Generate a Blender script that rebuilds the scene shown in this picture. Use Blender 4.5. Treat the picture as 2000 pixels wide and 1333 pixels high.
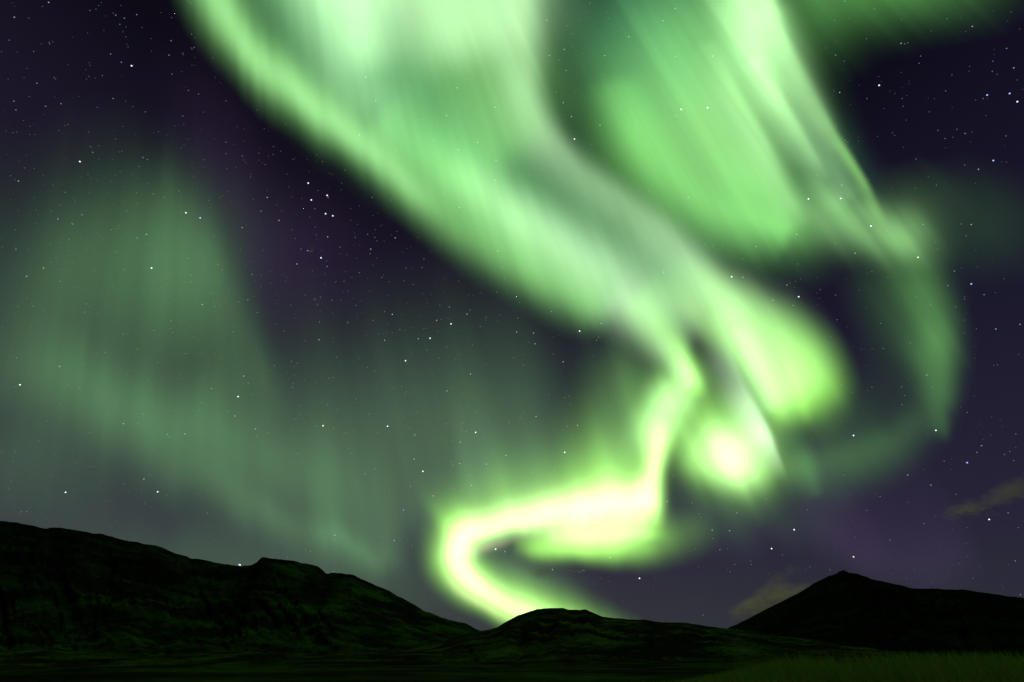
# Northern lights over dark hills. Volumes of glowing air 12 km and more away, stars beyond them,
# hills and a grassy plain lit by that glow alone.
import bpy, math, random
import numpy as np
sc=bpy.context.scene
for o in list(bpy.data.objects): bpy.data.objects.remove(o)
# ---------------------------------------------------------------- camera
LENS,PITCH,EYE=17.0,math.radians(33.4),0.6
cd=bpy.data.cameras.new('camera'); cam=bpy.data.objects.new('camera',cd); sc.collection.objects.link(cam); sc.camera=cam
cd.lens=LENS; cd.sensor_width=36; cd.clip_start=.05; cd.clip_end=1e6
cam.location=(0,0,EYE); cam.rotation_euler=(math.pi/2+PITCH,0,0)
# ---------------------------------------------------------------- night sky
w=bpy.data.worlds.new("World"); sc.world=w; w.use_nodes=True; nt=w.node_tree; N=nt.nodes; bg=N['Background']
def lin(r,g,b):
    return tuple(((c/255+.055)/1.055)**2.4 if c>10 else c/255/12.92 for c in (r,g,b))
tc=N.new('ShaderNodeTexCoord'); sx=N.new('ShaderNodeSeparateXYZ'); nt.links.new(tc.outputs['Generated'],sx.inputs[0])
cr=N.new('ShaderNodeValToRGB'); nt.links.new(sx.outputs['Z'],cr.inputs[0])
ST=[(0.0,(60,64,65)),(.06,(55,56,61)),(.172,(50,45,62)),(.476,(34,30,47)),(.66,(27,22,39)),(.78,(14,11,23))]
E=cr.color_ramp.elements
while len(E)<len(ST): E.new(.5)
for e,(p,c) in zip(E,ST): e.position=p; e.color=(*lin(*c),1)
tint=N.new('ShaderNodeMixRGB'); tint.blend_type='MULTIPLY'; mp=N.new('ShaderNodeMapRange')
mp.inputs[1].default_value=-.2; mp.inputs[2].default_value=.75; mp.inputs[3].default_value=0; mp.inputs[4].default_value=1
nt.links.new(sx.outputs['X'],mp.inputs[0]); nt.links.new(mp.outputs[0],tint.inputs[0])
nt.links.new(cr.outputs[0],tint.inputs[1]); tint.inputs[2].default_value=(.62,.66,.82,1)
nt.links.new(tint.outputs[0],bg.inputs[0]); bg.inputs[1].default_value=1.0
# ---------------------------------------------------------------- exposure and render settings
vs=sc.view_settings; vs.view_transform='Standard'; vs.look='None'; vs.exposure=0; vs.gamma=1; vs.use_curve_mapping=False
cy=sc.cycles; cy.use_denoising=True; cy.transparent_max_bounces=128; cy.max_bounces=6; cy.diffuse_bounces=2; cy.volume_bounces=1
cy.use_adaptive_sampling=False; cy.sample_clamp_indirect=6; cy.volume_step_rate=2
# ---------------------------------------------------------------- helpers
F=LENS/36*2000; CP,SP=math.cos(PITCH),math.sin(PITCH)
def ray(x,y):                       # direction seen at photo position x, y (2000 x 1333)
    a=(np.asarray(x,float)-1000)/F; b=(666.5-np.asarray(y,float))/F
    n=np.sqrt(a*a+b*b+1); return a/n,(CP-b*SP)/n,(SP+b*CP)/n
def tag(o,label=None,cat=None,group=None,kind=None):
    for k,v in (('label',label),('category',cat),('group',group),('kind',kind)):
        if v: o[k]=v
    return o
def empty(name,loc=(0,0,0)):
    o=bpy.data.objects.new(name,None); sc.collection.objects.link(o); o.location=loc; o.empty_display_size=.1; return o
def mesh_obj(name,V,Q,mat,parent=None,smooth=True):
    me=bpy.data.meshes.new(name); V=np.ascontiguousarray(V,np.float32); Q=np.ascontiguousarray(Q,np.int32); k=Q.shape[1]
    me.vertices.add(len(V)); me.vertices.foreach_set('co',V.ravel())
    me.loops.add(Q.size); me.loops.foreach_set('vertex_index',Q.ravel())
    me.polygons.add(len(Q)); me.polygons.foreach_set('loop_start',np.arange(0,Q.size,k,dtype=np.int32))
    me.polygons.foreach_set('use_smooth',np.full(len(Q),smooth))
    me.update(calc_edges=True); me.materials.append(mat)
    o=bpy.data.objects.new(name,me); sc.collection.objects.link(o)
    if parent: o.parent=parent
    return o
def new_mat(name):
    m=bpy.data.materials.new(name); m.use_nodes=True; m.node_tree.nodes.clear()
    return m,m.node_tree,m.node_tree.nodes.new('ShaderNodeOutputMaterial')
rng=np.random.default_rng(7)
_G=rng.random((512,512))
def vnoise(x,y,seed=0):
    x=np.asarray(x,float)+seed*17.3; y=np.asarray(y,float)+seed*9.1
    i=np.floor(x).astype(int); j=np.floor(y).astype(int); fx=x-i; fy=y-j; fx=fx*fx*(3-2*fx); fy=fy*fy*(3-2*fy)
    g=lambda a,b:_G[a%512,b%512]
    return (g(i,j)*(1-fx)+g(i+1,j)*fx)*(1-fy)+(g(i,j+1)*(1-fx)+g(i+1,j+1)*fx)*fy-.5
def fbm(x,y,o=5,seed=0):
    s=0
    for k in range(o): s=s+vnoise(x*2**k,y*2**k,seed+k)/1.9**k
    return s
# ---------------------------------------------------------------- shapes of the glow
def spline(P,n):
    P=np.array(P,float); m=len(P)
    Q=np.vstack([2*P[0]-P[1],P,2*P[-1]-P[-2]]); Q[0,2:]=P[0,2:]; Q[-1,2:]=P[-1,2:]
    t=np.linspace(0,m-1-1e-6,n); i=t.astype(int); f=(t-i)[:,None]
    a,b,c,d=Q[i],Q[i+1],Q[i+2],Q[i+3]
    S=.5*(2*b+(c-a)*f+(2*a-5*b+4*c-d)*f*f+(3*b-3*c+d-a)*f**3)
    S[:,2:]=(b+(c-b)*(f*f*(3-2*f)))[:,2:]
    return S
# a stroke is a luminous ribbon: points (x, y, strength, soft width on the left of travel, on the right)
def stroke(P,ss=None,p=2.0):
    P=np.array(P,float)
    L=np.hypot(*np.diff(P[:,:2],axis=0).T).sum(); n=int(max(12,L/6))
    S=spline(P,n); D=np.gradient(S[:,:2],axis=0); step=np.hypot(D[:,0],D[:,1]); T=D/step[:,None]
    q=[]
    for k in range(n):
        x,y,a,wl,wr=S[k]; sg=ss or max(6,.35*min(wl,wr)); q.append((x,y,a*step[k]/(sg*2.5066),wl,wr,T[k,0],T[k,1],sg))
    return ('s',q,p)
# a curtain: bottom edge points (x, y, strength, reach up the rays, reach below) and the ray direction
def curtain(P,ray,ss=10):
    P=np.array(P,float); L=np.hypot(*np.diff(P[:,:2],axis=0).T).sum(); n=int(max(12,L/3))
    S=spline(P,n); r=np.array(ray,float); r/=np.hypot(*r); D=np.gradient(S[:,:2],axis=0); q=[]
    for k in range(n):
        x,y,a,up,dn=S[k]; ds=abs(-D[k,0]*r[1]+D[k,1]*r[0])+.06*np.hypot(*D[k])
        q.append((x,y,a*ds/(ss*2.5066),up,dn,r[0],r[1],ss))
    return ('c',q,2)
def blob(x,y,a,rx,ry,ang=0,p=2.0): return ('b',[(x,y,a,rx,ry,math.cos(math.radians(ang)),math.sin(math.radians(ang)),0)],p)
def reach(kind,q,p):
    if kind=='b': return 2.4*max(q[3],q[4])
    if kind=='c': return 3.6*max(q[3],q[4])+3*q[7]
    return 2.4*max(q[3],q[4])+3*q[7]
def evaluate(prims,xs,ys):
    F=np.zeros((len(ys),len(xs)))
    for kind,Q,p in prims:
        for q in Q:
            x,y,a,w0,w1,cx,cy,sg=q; R=reach(kind,q,p)
            i0,i1=np.searchsorted(xs,(x-R,x+R)); j0,j1=np.searchsorted(ys,(y-R,y+R))
            if i0>=i1 or j0>=j1: continue
            dx=(xs[i0:i1]-x)[None,:]; dy=(ys[j0:j1]-y)[:,None]
            u=dx*cx+dy*cy; v=dy*cx-dx*cy
            if kind=='b': g=np.exp(-((u/w0)**2+(v/w1)**2)**(p/2))
            elif kind=='s': g=np.exp(-(np.abs(v)/np.where(v>0,w1,w0))**p-u*u/(2*sg*sg))
            else: g=np.where(u>0,np.exp(-(np.abs(u)/w0)**1.3),np.exp(-(u/w1)**2))*np.exp(-v*v/(2*sg*sg))
            F[j0:j1,i0:i1]+=a*g
    return F
def box(pr):
    B=[(q[0]-reach(pr[0],q,pr[2]),q[1]-reach(pr[0],q,pr[2]),q[0]+reach(pr[0],q,pr[2]),q[1]+reach(pr[0],q,pr[2])) for q in pr[1]]
    return min(b[0] for b in B),min(b[1] for b in B),max(b[2] for b in B),max(b[3] for b in B)
A=[]
A.append(('aurora_band','broad pale green aurora sweeping down from the top edge to a rounded lobe',[
 ('green_glow',(130,200,112),[
   stroke([(385,-90,.95,45,42),(432,20,1.0,42,40),(484,96,1.0,42,40),(558,166,.95,42,40),(642,236,.9,40,38),(716,290,.85,36,34),(792,360,.7,34,34),(870,430,.45,34,36),(960,490,.35,40,40),(1060,545,.35,40,40),(1160,600,.3,36,40)]),
   stroke([(900,-80,.5,140,130),(930,60,.6,130,120),(950,180,.7,110,110),(1010,290,.6,80,110)]),
   stroke([(740,240,.45,60,40),(880,340,.9,60,60),(990,455,.75,60,55),(1100,545,.6,55,50),(1190,600,.6,50,44)]),
 ]),
 ('dark_glow',(104,180,112),[
   stroke([(560,-80,.7,150,130),(620,60,.75,140,100),(740,190,.9,130,95),(860,270,.75,130,95),(980,350,.62,110,95),(1100,430,.52,100,90),(1230,500,.45,85,80),(1340,560,.45,70,80)]),
 ]),
 ('lobe_glow',(140,216,86),[
   stroke([(1300,520,.1,50,50),(1370,575,.45,56,56),(1440,630,.75,64,58),(1500,690,1.0,86,60),(1545,750,1.2,94,66),(1566,795,1.2,84,60)],ss=22,p=3.6),
   blob(1572,735,.45,58,84,-28,2.4),
   stroke([(1462,650,.05,12,12),(1498,730,.22,12,14),(1518,790,.25,12,14),(1526,818,.06,12,12)]),stroke([(1515,650,.05,12,12),(1550,730,.22,12,14),(1568,790,.28,12,14),(1575,820,.06,12,12)]),
   stroke([(1240,585,.4,44,40),(1296,640,.6,34,40),(1334,695,.9,16,30),(1358,742,.9,14,24),(1366,775,.4,12,20)]),
   blob(1306,790,1.0,84,46,126,2.3),blob(1238,775,.22,45,80,-20),blob(1455,665,.3,110,34,62),
 ]),
 ('pale_core',(178,222,168),[
   stroke([(640,-90,1.2,110,100),(668,0,1.15,100,76),(704,80,.9,74,56),(728,140,.2,60,46)]),
   stroke([(400,-60,.2,30,30),(436,24,.24,30,30),(488,100,.24,30,28),(562,170,.22,30,28),(646,240,.2,28,26),(720,294,.2,26,24),(796,364,.14,24,24),(870,424,.04,24,24)]),
   stroke([(870,-120,1.25,180,160),(880,-20,1.15,160,150),(880,50,.92,130,110),(890,110,.35,100,80)]),
   stroke([(1015,-60,.55,40,60),(1015,80,.58,38,60),(1028,180,.62,28,55),(1062,260,.6,28,55),(1132,335,.45,30,50),(1217,395,.45,32,50),(1300,460,.6,32,55),(1370,540,.75,36,55),(1430,600,.8,48,55),(1485,660,.65,70,50),(1525,720,.65,76,54),(1550,772,.55,66,48)]),
   stroke([(1440,640,.2,20,30),(1480,720,.3,22,36),(1505,790,.3,22,20)]),blob(690,165,.34,110,64,48),
   stroke([(880,320,.1,40,40),(960,375,.42,45,45),(1030,425,.72,48,48),(1090,470,.82,52,50),(1160,520,.82,55,52),(1220,560,.72,55,55),(1290,600,.5,50,50),(1360,620,.4,50,50)]),
   stroke([(1200,580,.4,40,40),(1260,635,.5,40,38),(1308,680,.55,26,34),(1338,720,.75,14,22),(1352,755,.5,14,18)]),
   blob(1302,798,.8,72,37,126,2.2),blob(1462,690,.35,110,26,64),
 ]),
 ('white_ray',(202,240,192),[
   stroke([(1395,620,.1,16,34),(1436,730,.35,11,36),(1468,795,.9,11,34),(1494,843,1.2,9,28),(1511,880,.5,6,26),(1527,914,.12,4,20)],ss=14),
 ]),
]))
A.append(('aurora_band','brightest yellow-green aurora ribbon bent like an S just above the low hill',[
 ('yellow_edge',(148,220,92),[
   stroke([(1305,820,.3,26,44),(1288,868,1.1,22,36),(1282,925,1.2,15,34),(1279,990,1.2,16,40),(1276,1050,.6,18,40)],p=1.8),
   stroke([(1270,985,1.0,34,80),(1200,985,1.0,34,80),(1100,998,1.0,36,75),(1000,1014,1.0,28,75),(930,1026,1.2,28,66),(885,1058,1.3,32,50)],p=1.6),
   stroke([(930,1028,.5,28,50),(886,1060,1.0,32,44),(876,1092,1.4,35,38),(908,1140,1.6,40,34),(960,1168,1.6,50,28),(1040,1210,1.7,54,26),(1120,1252,1.6,54,26),(1210,1300,1.5,54,26)],p=2.3),
   stroke([(1010,1062,.3,16,18),(1060,1070,1.3,30,20),(1130,1074,1.6,44,20),(1200,1072,1.45,44,25),(1250,1063,1.1,44,32),(1290,1052,.5,40,36),(1340,1040,.16,36,40),(1400,1030,.03,36,40)]),
   curtain([(1090,975,.2,60,40),(1150,955,.5,90,50),(1185,945,.9,100,50),(1240,930,.5,70,50)],(-.12,-1),ss=18),
 ]),
 ('white_core',(190,228,152),[
   stroke([(1302,820,.3,20,28),(1285,868,1.2,18,24),(1277,920,1.4,14,19),(1270,970,1.0,18,36),(1266,1020,.5,20,36)]),
   stroke([(1280,972,1.0,26,32),(1200,986,1.9,38,38),(1130,996,2.05,36,36),(1050,1010,2.0,27,34),(970,1022,1.9,20,33),(908,1050,1.85,22,30),(890,1086,1.85,26,25),(912,1135,1.65,22,19),(970,1168,1.3,26,14),(1050,1210,1.4,28,14),(1130,1255,1.3,28,13),(1210,1300,1.2,28,13)]),
   stroke([(1070,1050,.5,20,16),(1130,1052,1.0,34,19),(1220,1048,1.0,36,19),(1265,1030,.6,34,18)]),
 ]),
 ('pink_fringe',(165,120,125),[stroke([(862,1118,.1,8,10),(900,1162,.5,10,9),(950,1186,.55,10,9),(1000,1212,.4,10,9)])]),
 ('pink_fringe',(165,120,125),[stroke([(1010,1050,.1,8,8),(960,1062,.5,9,8),(930,1076,.4,8,8)])]),
]))
A.append(('aurora_patch','small glowing oval aurora patch beside the rounded lobe of the broad band',[
 ('yellow_edge',(148,222,100),[blob(1420,880,1.0,86,74,30,2.2),blob(1365,862,.35,36,70,-20),blob(1405,925,.35,80,32,10),blob(1400,795,.32,46,60,0),blob(1468,830,.3,44,60,-30),blob(1480,915,.3,50,24,0)]),
 ('white_core',(192,230,168),[blob(1427,884,1.2,59,54,20,2.4)]),
]))
A.append(('aurora_curtain','rayed green aurora curtain with bright streaks right of the broad band',[
 ('green_glow',(120,200,104),[
   blob(1375,245,.66,155,195,-25,2.0),blob(1268,250,.32,95,150,-25),blob(1475,390,.75,110,66,45,2.2),blob(1360,60,.4,130,120,0),blob(1540,445,.25,55,30,30),
   stroke([(1210,160,.3,60,40),(1240,260,.5,60,40),(1310,350,.45,60,40),(1420,420,.5,60,34),(1540,462,.4,40,24)][::-1]),
 ]),
 ('dark_glow',(62,125,92),[blob(1270,60,.7,150,150,0),blob(1620,330,.35,60,120,-30)]),
 ('pale_rays',(165,222,150),[
   blob(1410,240,.38,125,155,-20),
   stroke([(1450,-80,1.4,50,60),(1460,0,1.5,46,56),(1470,90,1.3,42,52),(1495,170,.8,38,42),(1530,250,.3,32,34),(1560,320,.1,30,30)]),
   stroke([(1500,20,.5,34,40),(1535,100,.55,34,46),(1575,200,.45,30,46),(1620,300,.32,26,46),(1665,390,.2,24,44)]),
   stroke([(1390,90,.12,16,30),(1440,190,.45,14,34),(1495,290,.55,14,36),(1540,390,.36,18,34),(1570,440,.1,18,28)]),
   stroke([(1480,120,.3,18,26),(1535,215,.5,12,26),(1585,300,.4,10,22),(1615,350,.08,10,18)]),
   stroke([(1490,-30,.8,14,24),(1525,60,.7,13,28),(1560,140,.4,13,30),(1605,220,.2,12,28),(1640,290,.1,10,20)]),
 ]),
 ('green_ray',(150,222,118),[
   stroke([(1590,190,.08,8,16),(1625,255,.25,8,16),(1655,305,.5,8,14),(1685,355,.5,8,13),(1708,400,.3,8,13),(1730,440,.06,8,12)]),
 ]),
]))
A.append(('aurora_patch','dull grey-green aurora patch at the foot of the bright rays',[
 ('green_glow',(118,170,102),[blob(1690,440,.95,112,48,22,2.6),blob(1765,455,.5,42,46,40),blob(1600,400,.4,70,60,40),blob(1790,400,.1,80,70,0)]),
]))
A.append(('aurora_curtain','narrow dim green aurora curtain near the right edge of the sky',[
 ('green_glow',(90,150,76),[
   stroke([(1755,470,.2,60,50),(1805,580,.5,46,44),(1828,670,.75,36,44),(1833,750,.5,30,40),(1838,820,.25,18,30),(1842,860,.05,12,24)]),
   stroke([(1830,790,.06,40,30),(1770,845,.2,44,34),(1690,880,.28,50,36),(1600,905,.3,60,36),(1530,905,.2,60,36)]),
   stroke([(1545,850,.1,24,24),(1575,915,.4,20,26),(1594,965,.15,14,20)]),
   blob(1760,600,.2,70,140,-20),blob(1900,430,.11,140,90,10),blob(1630,830,.16,130,90,0),
 ]),
]))
A.append(('aurora_patch','soft green aurora cloud cut by the top edge of the sky at right',[
 ('green_glow',(80,142,70),[blob(1735,-42,.95,185,82,-6,2.2),blob(1600,30,.3,90,90,0)]),
]))
A.append(('aurora_glow','wide faint grey-green aurora glow over the left mountain',[
 ('green_glow',(74,117,70),[
   blob(210,530,.52,200,120,-10,2.1),blob(345,500,.42,92,150,-16),blob(190,765,.78,230,85,12,2.1),blob(390,850,.42,200,90,25),
   blob(560,930,.42,220,85,20),blob(60,900,.35,220,110,0),blob(480,1110,.34,420,90,8),blob(60,640,.22,120,90,0),blob(295,650,.24,120,80,0),blob(150,470,.16,230,170,0),
   stroke([(300,300,.06,50,90),(350,410,.3,44,100),(430,560,.38,42,100),(490,710,.4,40,90),(530,820,.12,46,80)]),
   stroke([(330,890,.12,40,50),(430,945,.28,36,46),(520,1006,.5,30,44),(600,1042,.3,30,40),(690,1084,.5,30,40),(745,1118,.2,30,40)],ss=26),
   curtain([(610,1030,.2,150,30),(640,1045,.5,150,30),(690,1070,.35,150,30),(742,1085,.5,160,30),(790,1095,.1,150,30)],(-.1,-1),ss=12),
 ]),
]))
A.append(('aurora_glow','faint upright aurora rays in the middle rising from the bright ribbon',[
 ('green_glow',(82,120,78),[
   curtain([(760,1010,.2,150,60),(850,970,.32,190,60),(893,960,.35,190,60),(915,955,.95,170,60),(960,945,.95,170,60),(1050,940,.8,170,60),(1105,930,.5,150,60),(1150,920,.4,130,50),(1185,915,1.0,120,50),(1250,890,.6,120,50)],(-.13,-1),ss=11),
   curtain([(1225,860,.2,150,30),(1255,850,.8,140,40),(1300,820,.8,110,40),(1340,790,.3,90,30)],(-.25,-1),ss=12),
   blob(740,840,.45,260,180,0),blob(1400,1000,.3,170,60,0),blob(1000,1130,.6,110,50,20),
 ]),
]))
A.append(('aurora_glow','faint purple aurora rays slanting over the right peak',[
 ('purple_glow',(72,52,88),[curtain([(1560,1030,.06,150,60),(1640,1060,.24,170,60),(1700,1075,.26,170,60),(1760,1080,.18,150,60),(1830,1070,.2,130,60),(1900,1060,.1,120,60)],(-.42,-.9),ss=16)]),
]))
A.append(('aurora_glow','faint purple aurora glow in the dark gap left of the broad band',[
 ('purple_glow',(62,44,74),[blob(430,330,.2,80,200,-14),blob(560,520,.2,130,120,20)]),
]))
# ---------------------------------------------------------------- ground and hills
def turf(name,scale,grass=(.085,.14,.024),heath=(.016,.02,.008),rock=(.008,.008,.007),steep=(.62,.86),shade_x=None,cut=(.46,.64),zs=3.5):
    m,t,out=new_mat(name); L=t.links.new
    b=t.nodes.new('ShaderNodeBsdfPrincipled'); b.inputs['Roughness'].default_value=1; b.inputs['Specular IOR Level'].default_value=0
    L(b.outputs[0],out.inputs[0])
    g=t.nodes.new('ShaderNodeNewGeometry'); s=t.nodes.new('ShaderNodeSeparateXYZ'); L(g.outputs['Normal'],s.inputs[0])
    mp=t.nodes.new('ShaderNodeMapping'); mp.inputs['Scale'].default_value=(scale,scale,scale*zs); L(g.outputs['Position'],mp.inputs[0])
    n1=t.nodes.new('ShaderNodeTexNoise'); n1.inputs['Detail'].default_value=9; n1.inputs['Scale'].default_value=1; n1.inputs['Roughness'].default_value=.62; L(mp.outputs[0],n1.inputs[0])
    n2=t.nodes.new('ShaderNodeTexNoise'); n2.inputs['Detail'].default_value=6; n2.inputs['Scale'].default_value=9; L(mp.outputs[0],n2.inputs[0])
    r1=t.nodes.new('ShaderNodeMapRange'); r1.inputs[1].default_value=cut[0]; r1.inputs[2].default_value=cut[1]; L(n1.outputs[0],r1.inputs[0])
    c1=t.nodes.new('ShaderNodeMixRGB'); c1.inputs[1].default_value=(*heath,1); c1.inputs[2].default_value=(*grass,1); L(r1.outputs[0],c1.inputs[0])
    c2=t.nodes.new('ShaderNodeMixRGB'); c2.blend_type='MULTIPLY'; c2.inputs[0].default_value=.8; L(c1.outputs[0],c2.inputs[1])
    r2=t.nodes.new('ShaderNodeMapRange'); r2.inputs[1].default_value=.3; r2.inputs[2].default_value=.7; r2.inputs[3].default_value=.35; r2.inputs[4].default_value=1.5; L(n2.outputs[0],r2.inputs[0]); L(r2.outputs[0],c2.inputs[2])
    r3=t.nodes.new('ShaderNodeMapRange'); r3.inputs[1].default_value=steep[0]; r3.inputs[2].default_value=steep[1]
    ad=t.nodes.new('ShaderNodeMath'); ad.operation='MULTIPLY_ADD'; ad.inputs[1].default_value=.35; L(n1.outputs[0],ad.inputs[0])
    sb=t.nodes.new('ShaderNodeMath'); sb.operation='SUBTRACT'; sb.inputs[1].default_value=.175; L(s.outputs['Z'],sb.inputs[0]); L(sb.outputs[0],ad.inputs[2]); L(ad.outputs[0],r3.inputs[0])
    if shade_x:                        # shade of the unlit left flank, painted as a fade to the rock colour
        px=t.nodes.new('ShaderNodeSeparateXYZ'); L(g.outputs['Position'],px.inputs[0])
        rb=t.nodes.new('ShaderNodeMapRange'); rb.inputs[1].default_value=shade_x[0]; rb.inputs[2].default_value=shade_x[1]; rb.inputs[3].default_value=.05; L(px.outputs['X'],rb.inputs[0])
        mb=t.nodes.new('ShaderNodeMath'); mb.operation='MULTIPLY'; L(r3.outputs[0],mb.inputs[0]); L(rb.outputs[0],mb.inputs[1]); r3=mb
    c3=t.nodes.new('ShaderNodeMixRGB'); c3.inputs[1].default_value=(*rock,1); L(r3.outputs[0],c3.inputs[0]); L(c2.outputs[0],c3.inputs[2]); L(c3.outputs[0],b.inputs['Base Color'])
    bp=t.nodes.new('ShaderNodeBump'); bp.inputs['Strength'].default_value=.7; bp.inputs['Distance'].default_value=.12/scale; L(n2.outputs[0],bp.inputs['Height']); L(bp.outputs[0],b.inputs['Normal'])
    return m
def grid_faces(n,m):
    i=np.arange(n-1)[:,None]; j=np.arange(m-1)[None,:]; a=i*m+j
    return np.stack([a,a+m,a+m+1,a+1],-1).reshape(-1,4)
def ground_z(x,y):
    r=np.hypot(x,y); k=np.clip((r-12)/60,0,1)*np.clip(1-(r-600)/900,0,1)
    z=k*(.9*fbm(x/60,y/22,4,3)+.35*fbm(x/14,y/7,3,8))*np.minimum(1,r/90)
    z=z+np.clip((r-40)/60,0,1)*np.clip(1-(r-450)/500,0,1)*r*.024*fbm(x/95,y/42,4,13)
    near=np.exp(-((np.degrees(np.arctan2(x,y))-34)/20)**2)*np.exp(-((r-9)/5.5)**2)
    return z+.16*near+.05*fbm(x/2.2,y/2.2,3,5)*np.clip(1-r/60,0,1)
def ground():
    a=np.radians(np.linspace(-180,180,721)); r=np.concatenate([[0.3],np.geomspace(1,60000,260)])
    A,R=np.meshgrid(a,r,indexing='ij'); X,Y=R*np.sin(A),R*np.cos(A)
    V=np.stack([X,Y,ground_z(X,Y)],-1).reshape(-1,3)
    tag(mesh_obj('ground',V,grid_faces(len(a),len(r))[:,::-1],turf('turf',.06,grass=(.06,.11,.018),cut=(.43,.62))),kind='structure')
ground()
def hill(name,ridge,dist,foot,prof,mat,rough,gully,jag,nt_=110,seed=0,step=2.0,slant=0):
    P=np.array(ridge,float); xs=np.arange(P[0,0],P[-1,0]+.1,step); ys=np.interp(xs,P[:,0],P[:,1])
    edge=np.clip(np.minimum(xs-xs[0],xs[-1]-xs)/60,0,1)
    ys=ys+edge*jag*(fbm(xs/17,xs*0+seed,4,seed)*2.2)
    dx,dy,dz=ray(xs,ys); h=np.hypot(dx,dy); az=np.arctan2(dx,dy)
    D=dist*(1+.10*fbm(xs/260,xs*0+3.3,3,seed+2)); H=EYE+dz/h*D
    t=np.concatenate([np.linspace(0,1,nt_),1+np.linspace(.03,.6,14)])
    pr=np.interp(t,[q[0] for q in prof],[q[1] for q in prof]); pr=np.where(t>1,1-((t-1)*1.5)**1.3,pr)
    f=foot/dist; R=D[:,None]*(f+(1-f)*t[None,:]); X=R*np.sin(az)[:,None]; Y=R*np.cos(az)[:,None]
    win=np.clip(t*(1-t)*4,0,1)[None,:]*np.clip(H,0,None)[:,None]
    wave=fbm(X/(dist*.10),Y/(dist*.10),5,seed+4)
    gl=fbm((xs[:,None]-slant*(1-t[None,:]))/30+1.2*wave,t[None,:]*.9+0*X,4,seed+9)
    Z=H[:,None]*pr[None,:]-win*np.abs(gl)*gully+win*rough*wave-.5*np.clip(1-t,0,1)[None,:]-.6
    lim=(H[:,None]-EYE)/D[:,None]*R+EYE-.004*R*np.clip(1-t,0,1)[None,:]
    Z=np.where(t[None,:]<1,np.minimum(Z,lim),Z)
    k=t.searchsorted(1.0); Z[:,nt_-1]=H
    V=np.stack([X,Y,Z],-1).reshape(-1,3)
    o=mesh_obj(name,V,grid_faces(len(xs),len(t))[:,::-1],mat); tag(o,kind='structure'); return o
RIDGE=[(-420,985),(-250,994),(-100,1010),(0,1018),(48,1024),(90,1033),(100,1031),(130,1033),(200,1044),(250,1056),(310,1068),(345,1083),(365,1087),(371,1091),(400,1094),(440,1103),(470,1107),(490,1104),(500,1099),(505,1094),(512,1088),(540,1092),(575,1097),(600,1101),(620,1105),(630,1113),(637,1120),(650,1119),(690,1124),(705,1131),(740,1145),(760,1154),(780,1165),(810,1182),(830,1194),(870,1208),(910,1218),(930,1228),(960,1245),(1010,1270),(1060,1290)]
hill('mountain',RIDGE,1400,330,[(0,0),(.3,.12),(.55,.38),(.68,.52),(.78,.74),(.86,.84),(.93,.97),(1,1)],turf('mountain_turf',.012,grass=(.052,.135,.020),shade_x=(-1000,-250),zs=1.6),.06,.09,1.0,seed=1,slant=190)
LOW=[(560,1294),(700,1283),(800,1270),(860,1254),(905,1240),(935,1233),(955,1230),(970,1226),(985,1216),(1010,1203),(1035,1194),(1050,1190),(1075,1188),(1100,1187),(1112,1191),(1145,1191),(1160,1198),(1175,1204),(1220,1210),(1260,1211),(1290,1215),(1340,1217),(1370,1222),(1410,1227),(1430,1229),(1470,1234),(1550,1246),(1700,1262),(1850,1278),(1960,1292)]
hill('hill',LOW,430,60,[(0,0),(.2,.10),(.26,.20),(.45,.34),(.52,.47),(.7,.62),(.78,.76),(.9,.84),(1,1)],turf('hill_turf',.035),.16,.10,.8,seed=5)
PEAK=[(1330,1290),(1400,1242),(1425,1226),(1470,1205),(1510,1184),(1545,1166),(1560,1158),(1590,1140),(1615,1127),(1633,1121),(1640,1116),(1647,1114),(1660,1119),(1675,1121),(1700,1131),(1720,1134),(1750,1142),(1785,1150),(1850,1151),(1890,1153),(1925,1159),(1970,1165),(2000,1169),(2100,1182),(2300,1200),(2420,1215)]
hill('hill',PEAK,900,260,[(0,0),(.3,.16),(.6,.46),(.8,.74),(1,1)],turf('peak_turf',.02,grass=(.016,.024,.007),heath=(.008,.01,.005)),.10,.12,.8,seed=8)
# ---------------------------------------------------------------- aurora: bodies of evenly glowing air, brighter where they are deeper
DEPTH=1500.0
def shell(dz): return np.sqrt((60000*np.maximum(dz,-.03))**2+1.584e9)-60000*np.maximum(dz,-.03)
# every auroral ray runs along the magnetic field: towards one vanishing point high on the left
VPX,VPY=424.0,-1322.0
def feather(g,xs,ys,shift,amp,fine,seed):
    X,Y=np.meshgrid(xs,ys); dx,dy=X-VPX,Y-VPY; rad=np.hypot(dx,dy); ang=np.arctan2(dx,dy)
    s=shift*2*(fbm(ang*fine*.4,rad/1600,3,seed)+.6*fbm(ang*fine,rad/900,3,seed+5))
    step=xs[1]-xs[0]; fx=np.clip((X+dx/rad*s-xs[0])/step,0,len(xs)-1.001); fy=np.clip((Y+dy/rad*s-ys[0])/step,0,len(ys)-1.001)
    i=fx.astype(int); j=fy.astype(int); u=fx-i; v=fy-j
    h=(g[j,i]*(1-u)+g[j,i+1]*u)*(1-v)+(g[j+1,i]*(1-u)+g[j+1,i+1]*u)*v
    return h*np.clip(1+amp*2*(fbm(ang*fine*1.3,rad/700,4,seed+11)+.5*fbm(ang*fine*.3,rad/1200,2,seed+3)),.2,2)
def glow_mat(name,col):
    m,t,out=new_mat(name); e=t.nodes.new('ShaderNodeEmission'); e.inputs[0].default_value=(*lin(*col),1); e.inputs[1].default_value=1/DEPTH
    t.links.new(e.outputs[0],out.inputs['Volume']); return m
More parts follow.
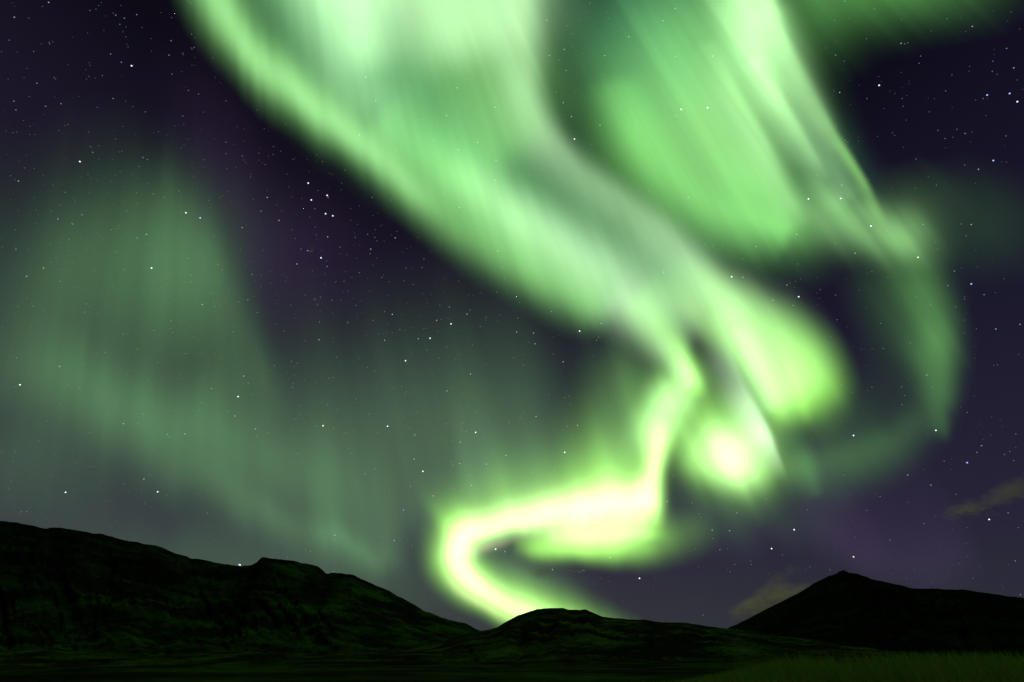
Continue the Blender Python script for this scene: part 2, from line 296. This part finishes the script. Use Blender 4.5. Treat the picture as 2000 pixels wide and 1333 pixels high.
def lens_body(name,prims,mat,parent,alt,step,origin,eps=.012,depth=DEPTH,ymax=1296,field=None,dist=None,rays=None):
    B=[box(p) for p in prims]; x0=min(b[0] for b in B); y0=min(b[1] for b in B); x1=max(b[2] for b in B); y1=min(ymax,max(b[3] for b in B))
    xs=np.arange(x0,x1+step,step); ys=np.arange(y0,y1+step,step)
    g=evaluate(prims,xs,ys)
    if field is not None: g=field(g,*np.meshgrid(xs,ys))
    if rays: g=feather(g,xs,ys,*rays)
    g=np.maximum(0,g-eps); g[0]=g[-1]=0; g[:,0]=g[:,-1]=0
    X,Y=np.meshgrid(xs,ys); d=np.stack(ray(X,Y),-1); r=(shell(d[...,2])*alt if dist is None else dist+0*X)
    T=g*depth/2; ok=g>0; nz=ok.copy()
    q=ok[:-1,:-1]|ok[1:,:-1]|ok[1:,1:]|ok[:-1,1:]
    use=np.zeros_like(ok); use[:-1,:-1]|=q; use[1:,:-1]|=q; use[1:,1:]|=q; use[:-1,1:]|=q
    near=np.full(g.shape,-1); far=near.copy(); n=use.sum(); near[use]=np.arange(n); far[use]=near[use]
    k=ok.sum(); far[ok]=n+np.arange(k)
    O=np.array(origin); V=np.concatenate([(d*(r-T)[...,None])[use],(d*(r+T)[...,None])[ok]])+np.array((0,0,EYE))-O
    a,b=np.nonzero(q); f=lambda M:np.stack([M[a,b],M[a+1,b],M[a+1,b+1],M[a,b+1]],-1)
    return mesh_obj(name,V,np.concatenate([f(near),f(far)[:,::-1]]),mat,parent)
RAYS={'aurora_band':(7,.06,50),'aurora_curtain':(8,.07,55),'aurora_patch':(12,.15,55),'aurora_glow':(20,.09,40)}
for k,(name,label,parts) in enumerate(A):
    b=[box(p) for _,_,pr in parts for p in pr]; cx=(min(q[0] for q in b)+max(q[2] for q in b))/2; cyy=(min(q[1] for q in b)+min(1290,max(q[3] for q in b)))/2
    d=np.array(ray(cx,cyy)); loc=d*shell(d[2])+np.array((0,0,EYE))
    root=empty(name,loc); tag(root,label,'aurora')
    for i,(pn,col,pr) in enumerate(parts):
        small=min(min(q[3],q[4]) for _,Q,_ in pr for q in Q)
        sh,am,fi=RAYS[name]
        if k==1: sh,am=5,.06
        if pn in ('white_ray','green_ray','pink_fringe'): sh,am=4,.15
        lens_body(pn,pr,glow_mat(pn,col),root,1+.035*i+.02*(k%3),3 if small<18 else 5,loc,rays=(sh,am,fi,3+k))
STARS={
 'Ab':'391,426 467,1103 1889,904 1897,555 1928,186 1940,314 1972,183',
 'Ar':'1667,1088 1793,503',
 'Aw':'39,752 128,962 156,316 257,129 296,524 308,961 363,416 465,775 469,1104 602,358 608,391 627,504 631,832 636,418 639,382 650,422 757,833 792,705 826,921 840,661 881,633 929,845 968,1073 1103,884 1122,272 1132,647 1249,1130 1330,214 1382,211 1429,541 1507,1072 1551,1035 1560,580 1579,389 1642,388 1667,851 1701,442 1717,167 1828,841 1932,1015 1987,199',
 'Bb':'27,198 31,215 31,487 72,163 89,208 119,203 142,438 160,420 181,298 216,106 221,193 226,30 237,122 243,36 267,29 268,465 279,308 327,849 330,108 334,80 484,586 510,413 639,521 641,386 651,1117 713,926 878,600 1077,609 1106,138 1319,111 1406,1074 1439,1002 1549,597 1632,108 1650,3 1803,439 1851,558 1864,530 1885,261 1908,884 1922,576 1966,95 1969,1002 1983,1096 1993,1162',
 'Br':'113,428 473,445 1073,109 1477,482 1537,557 1773,928 1810,733 1818,948 1917,871 1992,634',
 'Bw':'28,34 36,354 52,540 85,524 95,5 116,716 241,828 281,936 286,458 361,848 395,595 459,813 476,735 499,838 522,386 545,431 580,516 601,490 623,664 640,463 654,1046 702,264 714,151 724,487 734,197 751,665 770,1056 772,465 788,997 809,897 817,662 846,969 853,626 872,226 873,764 893,172 895,293 897,406 898,906 899,864 912,614 919,731 950,907 967,210 967,353 969,314 972,491 986,1078 988,890 1009,649 1042,651 1045,672 1047,814 1068,40 1079,1113 1100,707 1100,201 1102,97 1116,228 1128,831 1172,245 1174,632 1181,109 1228,72 1295,41 1296,532 1303,980 1319,17 1344,386 1391,1036 1392,110 1425,1037 1451,542 1510,587 1556,458 1640,181 1644,362 1670,495 1760,85 1897,439 1899,52 1911,331 1945,643 1980,133',
 'Cb':'30,882 83,13 103,82 115,255 190,210 221,26 335,35 354,289 455,638 533,302 568,596 570,449 610,530 638,510 685,408 733,449 740,653 759,578 803,691 834,592 915,577 938,573 1033,669 1075,213 1103,226 1119,91 1131,38 1137,105 1377,990 1412,480 1564,545 1623,658 1629,178 1695,535 1734,543 1743,260 1788,368 1886,62 1889,1031 1894,130 1935,850 1941,714 1944,572',
 'Cr':'573,750 616,444 630,316 654,1055 656,551 674,333 736,471 1068,1136 1577,996 1602,566 1703,531 1762,755 1764,208 1866,600 1884,585 1948,713',
 'Cw':'18,79 32,699 42,1000 52,1000 65,598 66,101 97,86 106,152 117,550 127,376 134,753 135,469 156,759 166,610 169,594 176,21 200,148 206,689 218,449 234,48 241,653 242,945 243,527 247,413 270,828 279,809 284,219 288,312 299,379 301,646 308,709 321,386 330,854 334,627 336,145 337,650 349,373 357,105 357,227 363,691 366,505 368,177 373,538 373,551 374,67 379,93 388,184 395,787 405,1003 419,599 426,517 441,278 445,804 455,648 466,590 473,305 485,749 492,537 502,853 503,611 524,845 536,714 555,647 569,706 571,757 578,819 580,886 581,710 588,487 606,1077 615,408 618,832 624,629 626,581 640,791 643,739 648,587 652,837 657,698 664,483 672,550 672,846 687,886 694,464 695,597 695,779 702,533 705,248 717,718 718,458 721,809 723,496 727,386 729,626 732,464 732,725 732,916 738,845 746,542 751,609 765,391 768,145 774,295 781,644 784,755 792,766 793,524 807,556 824,523 825,234 828,506 834,684 849,274 854,243 857,700 859,597 868,380 871,828 872,678 882,902 898,213 901,840 903,827 910,207 910,155 911,843 916,929 918,606 921,948 930,323 931,805 933,274 933,278 938,638 950,620 966,306 970,571 982,482 982,522 985,545 985,296 994,826 1003,699 1008,581 1011,622 1012,1116 1015,591 1016,817 1022,714 1035,296 1041,923 1083,920 1086,180 1089,599 1092,118 1103,777 1107,51 1108,833 1118,66 1152,7 1156,282 1165,665 1169,659 1188,36 1198,302 1253,302 1263,467 1267,373 1269,584 1284,205 1316,930 1319,227 1341,212 1344,892 1349,642 1365,1004 1368,1011 1374,1202 1377,477 1392,1052 1392,481 1426,1117 1435,1103 1450,506 1450,422 1466,1096 1467,1103 1497,975 1503,606 1528,1084 1558,516 1596,343 1621,1113 1622,699 1630,40 1631,475 1632,577 1635,625 1644,752 1648,928 1649,120 1651,274 1656,278 1692,76 1693,193 1693,997 1703,757 1708,17 1719,970 1720,632 1725,681 1738,1055 1762,193 1762,791 1767,86 1767,773 1773,84 1778,670 1789,311 1795,124 1798,110 1805,1023 1817,596 1821,757 1829,362 1831,487 1832,255 1844,901 1846,271 1847,178 1850,37 1867,966 1869,253 1877,438 1884,323 1887,461 1889,806 1920,193 1938,140 1939,120 1962,888 1965,266 1972,882 1980,900 1984,848 1989,1031',
 'Dr':'1450,955 1909,522',
 'Dw':'16,155 28,989 46,236 53,134 53,583 54,875 55,487 59,247 68,263 91,622 99,478 103,931 107,888 147,905 166,794 171,65 176,128 176,287 177,349 193,311 198,5 198,940 203,60 210,810 219,485 221,560 232,297 236,11 245,198 245,1003 246,53 263,724 277,54 288,742 289,359 295,76 296,100 297,724 298,879 308,597 340,586 342,27 355,740 359,244 460,327 470,488 480,318 490,341 490,511 498,548 506,313 510,559 518,943 521,825 549,1024 550,412 552,1061 558,242 558,550 570,385 605,424 635,535 643,339 649,341 667,371 697,505 702,403 722,569 728,421 735,763 743,442 758,938 765,459 780,888 962,887 972,515 1276,1144 1338,1020 1364,1107 1560,1111 1644,824 1657,37 1677,276 1710,965 1714,267 1716,150 1748,183 1770,235 1786,1112 1825,193 1878,524 1883,651 1887,1062 1889,1088 1906,489 1914,1107 1919,859'}
# ---------------------------------------------------------------- stars, far beyond the glow
FAR=260000.0
def ico():
    p=(1+5**.5)/2; V=np.array([(-1,p,0),(1,p,0),(-1,-p,0),(1,-p,0),(0,-1,p),(0,1,p),(0,-1,-p),(0,1,-p),(p,0,-1),(p,0,1),(-p,0,-1),(-p,0,1)])
    Fc=np.array([(0,11,5),(0,5,1),(0,1,7),(0,7,10),(0,10,11),(1,5,9),(5,11,4),(11,10,2),(10,7,6),(7,1,8),(3,9,4),(3,4,2),(3,2,6),(3,6,8),(3,8,9),(4,9,5),(2,4,11),(6,2,10),(8,6,7),(9,8,1)])
    return V/np.linalg.norm(V[0]),Fc
IV,IF=ico()
HUE={'w':(.88,.95,1.0),'b':(.38,.48,1.0),'r':(1.0,.66,.55)}
SIZE={'A':(.74,1.4),'B':(.53,.5),'C':(.45,.21),'D':(.38,.12)}
WORD={'A':'bright','B':'mid-sized','C':'small','D':'faint'}; HW={'w':'white','b':'bluish','r':'reddish'}
def star_mat(k,h):
    m,t,out=new_mat('starlight'); e=t.nodes.new('ShaderNodeEmission'); e.inputs[0].default_value=(*HUE[h],1); e.inputs[1].default_value=SIZE[k][1]
    t.links.new(e.outputs[0],out.inputs['Surface']); m.cycles.emission_sampling='NONE'; return m
def star_pos(x,y):
    d=np.array(ray(x,y)); a=(x-1000)/F; b=(666.5-y)/F
    return d*FAR, FAR*1000/1024*2/F/math.sqrt(1+a*a+b*b)     # place, metres per picture point there
SM={}; PROTO={}
LAB={(39,752):'at the left edge inside the wide faint glow',(128,962):'low over the left mountain near the left edge',(156,316):'alone in the dark sky at left',(257,129):'high in the dark upper left corner',(296,524):'in the brightest spot of the wide faint glow',(308,961):'low over the left mountain right of its first rise',(363,416):'on the right rim of the wide faint glow',(391,426):'just right of the wide faint glow',(465,775):'at the foot of the slanting rim of the faint glow',(467,1103):'in the notch of the mountain skyline, left half of a pair',(469,1104):'in the notch of the mountain skyline, right half of a pair',(602,358):'topmost of the small cluster under the broad band',(608,391):'left of the close pair in the cluster under the broad band',(627,504):'below the small cluster under the broad band',(631,832):'left of two over the slender rays at lower left',(636,418):'lower left in the small cluster under the broad band',(639,382):'with a blue companion in the cluster under the broad band',(650,422):'lower right in the small cluster under the broad band',(757,833):'right of two over the slender rays at lower left',(792,705):'where the dark gap meets the dim middle rays',(826,921):'above the left bend of the bright ribbon',(840,661):'lower of two in the middle of the dark gap',(881,633):'upper of two in the middle of the dark gap',(929,845):'among the dim middle rays above the ribbon',(968,1073):'inside the bend of the bright ribbon',(1103,884):'just over the straight arm of the bright ribbon',(1122,272):'in the dark gap beside the kink of the broad band',(1132,647):'just under the lower edge of the broad band',(1249,1130):'alone in the dark between ribbon and right peak',(1330,214):'left of a pair inside the rayed curtain',(1382,211):'right of a pair inside the rayed curtain',(1429,541):'on the upper rim of the broad band near the lobe',(1507,1072):'lower left of two above the cloud by the peak',(1551,1035):'upper right of two above the cloud by the peak',(1560,580):'in the dark just above the rounded lobe',(1579,389):'between curtain and grey-green patch',(1642,388):'under the long thin ray at right',(1667,851):'right of the rounded lobe, over the faint arc',(1667,1088):'just above the summit of the right peak',(1701,442):'on the grey-green patch',(1717,167):'right of the long rays in the dark upper right',(1793,503):'at the head of the narrow right curtain',(1828,841):'at the pointed foot of the narrow right curtain',(1889,904):'right of the foot of the narrow curtain',(1897,555):'right of the head of the narrow curtain',(1928,186):'left of three near the upper right edge',(1932,1015):'just under the thin cloud at right',(1940,314):'lowest near the upper right edge',(1972,183):'middle of three near the upper right edge',(1987,199):'rightmost of three near the upper right edge'}
def zone(x,y):
    band=240+.58*(x-560)
    if x<420 and y<340: return 'in the dark upper left sky'
    if x<520 and y>=340: return 'in the wide faint glow over the left mountain'
    if x>1300 and y>950: return 'in the purple sky over the right peak'
    if x>1610 and y<500: return 'in the dark upper right sky'
    if x>1600: return 'beside the narrow curtain at right'
    if y<band and x<1075: return 'shining through the broad pale band'
    if x>=1075 and y<480: return 'in or beside the rayed curtain'
    if x>=1200 and y<950: return 'near the rounded lobe and the oval patch'
    if y>760: return 'among the dim rays over the low hill'
    return 'in the dark gap under the broad band'
LIST=[(c,*map(int,p.split(','))) for c,s in STARS.items() for p in s.split()]
rank={'A':0,'B':1,'C':2,'D':3}; LIST.sort(key=lambda e:(rank[e[0][0]],(e[1]*7919+e[2]*104729)%997))
for n,(c,x,y) in enumerate(LIST[:298]):
    k,h=c
    if c not in PROTO:
        SM[c]=star_mat(k,h); o=mesh_obj('star',IV*SIZE[k][0],IF,SM[c]); PROTO[c]=o
    else:
        o=PROTO[c].copy(); sc.collection.objects.link(o)
    p,s=star_pos(x,y); o.location=p+np.array((0,0,EYE)); o.scale=(s,s,s)
    if (x,y) in LAB: tag(o,HW[h]+' star '+LAB[(x,y)],'star',('bright stars standing out in the sky'))
    else:
        lb=WORD[k]+' '+HW[h]+' star '+zone(x,y); tag(o,lb,'star',WORD[k]+' '+HW[h]+' stars '+zone(x,y))
faint=[(x,y,c) for c,x,y in LIST[298:]]
R2=np.random.default_rng(11)
while len(faint)<2000:
    x,y=R2.uniform(0,2000),R2.uniform(0,1215)
    dens=1.0 if (x<1250 and y>240) else .4
    if R2.random()<dens: faint.append((x,y,'E'+R2.choice(list('wwwbbr'))))
VV=[];FF=[];MI=[]; keys=[]
for i,(x,y,c) in enumerate(faint):
    k,h=c; p,s=star_pos(x,y); r=SIZE[k][0] if k in SIZE else R2.uniform(.28,.5)
    VV.append(IV*s*r+p+np.array((0,0,EYE))); FF.append(IF+12*i); key=('C' if k=='C' else 'D')+h
    if key not in keys: keys.append(key)
    MI+= [keys.index(key)]*20
o=mesh_obj('stars',np.concatenate(VV),np.concatenate(FF),SM.get(keys[0]) or star_mat(*keys[0])); 
for key in keys[1:]: o.data.materials.append(SM.get(key) or star_mat(*key))
o.data.polygons.foreach_set('material_index',np.array(MI,np.int32))
tag(o,'countless faint stars dusted over the whole night sky','stars',kind='stuff')
# ---------------------------------------------------------------- small clouds
def cloud(label,prims,seed,dens=.0024,step=2.5,dist=7000):
    m,t,out=new_mat('cloud_vapour'); v=t.nodes.new('ShaderNodeVolumePrincipled'); v.inputs['Color'].default_value=(1,.58,.74,1); v.inputs['Absorption Color'].default_value=(0,0,0,1); v.inputs['Density'].default_value=dens; v.inputs['Anisotropy'].default_value=.3
    t.links.new(v.outputs[0],out.inputs['Volume'])
    f=lambda g,X,Y: g*np.clip(.95+1.3*fbm(X/34,Y/16,5,seed),0,2)
    tag(lens_body('cloud',prims,m,None,1,step,(0,0,0),eps=.06,depth=900,field=f,dist=dist),label,'cloud')
cloud('small brownish cloud resting against the left slope of the right peak',[blob(1470,1186,.8,34,15,-18),blob(1508,1166,1.0,30,16,-20),blob(1520,1180,.8,40,16,-20),blob(1550,1160,.4,40,10,-28),blob(1530,1122,.14,40,12,-30)],3)
cloud('long thin brown cloud near the right edge above the peak',[blob(1895,998,.30,44,15,-6),blob(1950,978,.30,70,18,-16),blob(1985,955,.2,50,20,-10)],9)
cloud('tiny greenish cloud wisp above the low middle hill',[blob(1060,1121,.3,18,9,0),blob(1112,1116,.13,16,6,-10)],14)
# ---------------------------------------------------------------- tall grass in front at right
def grass():
    R=np.random.default_rng(5); n=60000
    m,t,out=new_mat('dry_grass'); L=t.links.new
    d=t.nodes.new('ShaderNodeBsdfDiffuse'); tr=t.nodes.new('ShaderNodeBsdfTranslucent'); mx=t.nodes.new('ShaderNodeMixShader'); mx.inputs[0].default_value=.35
    ob=t.nodes.new('ShaderNodeNewGeometry'); r=t.nodes.new('ShaderNodeValToRGB'); L(ob.outputs['Random Per Island'],r.inputs[0])
    r.color_ramp.elements[0].color=(.13,.25,.025,1); r.color_ramp.elements[1].color=(.30,.36,.06,1)
    L(r.outputs[0],d.inputs[0]); L(r.outputs[0],tr.inputs[0]); L(d.outputs[0],mx.inputs[1]); L(tr.outputs[0],mx.inputs[2]); L(mx.outputs[0],out.inputs[0])
    az=np.radians(R.uniform(0,52,n)); rr=4.5+11*R.random(n)**.8; x=rr*np.sin(az); y=rr*np.cos(az)
    cover=np.clip((np.degrees(az)-3)/20,.03,1)*np.clip(1.15+1.6*fbm(x/1.6,y/1.6,3,21),.12,1.3)
    keep=R.random(n)<cover; x,y,az,cover=x[keep],y[keep],az[keep],cover[keep]; n=len(x)
    hgt=(.27+.24*R.random(n))*np.clip(.55+.5*cover,.4,1.15)*np.clip((np.degrees(az)-8)/18,.4,1)
    th=R.uniform(0,2*np.pi,n); bend=R.normal(.1,.10,n)*hgt*2; wd=R.uniform(.0035,.008,n)
    lean=np.stack([.8*np.ones(n)*np.where(R.random(n)<.75,-1,1),R.normal(0,.4,n)],-1)
    z0=ground_z(x,y)-.02; V=np.zeros((n,7,3)); cx,sx_=np.cos(th),np.sin(th)
    for i,f in enumerate((0,.45,.8)):
        w=wd*(1-.45*f); px=x+lean[:,0]*bend*f*f; py=y+lean[:,1]*bend*f*f; pz=z0+hgt*f
        V[:,2*i]=np.stack([px-cx*w,py-sx_*w,pz],-1); V[:,2*i+1]=np.stack([px+cx*w,py+sx_*w,pz],-1)
    V[:,6]=np.stack([x+lean[:,0]*bend,y+lean[:,1]*bend,z0+hgt],-1)
    k=np.arange(n)[:,None]*7; T=np.concatenate([k+np.array(q) for q in ((0,1,3),(0,3,2),(2,3,5),(2,5,4),(4,5,6))])
    tag(mesh_obj('grass',V.reshape(-1,3),T,m,smooth=False),'tall pale grass along the bottom right of the plain','grass',kind='stuff')
grass()
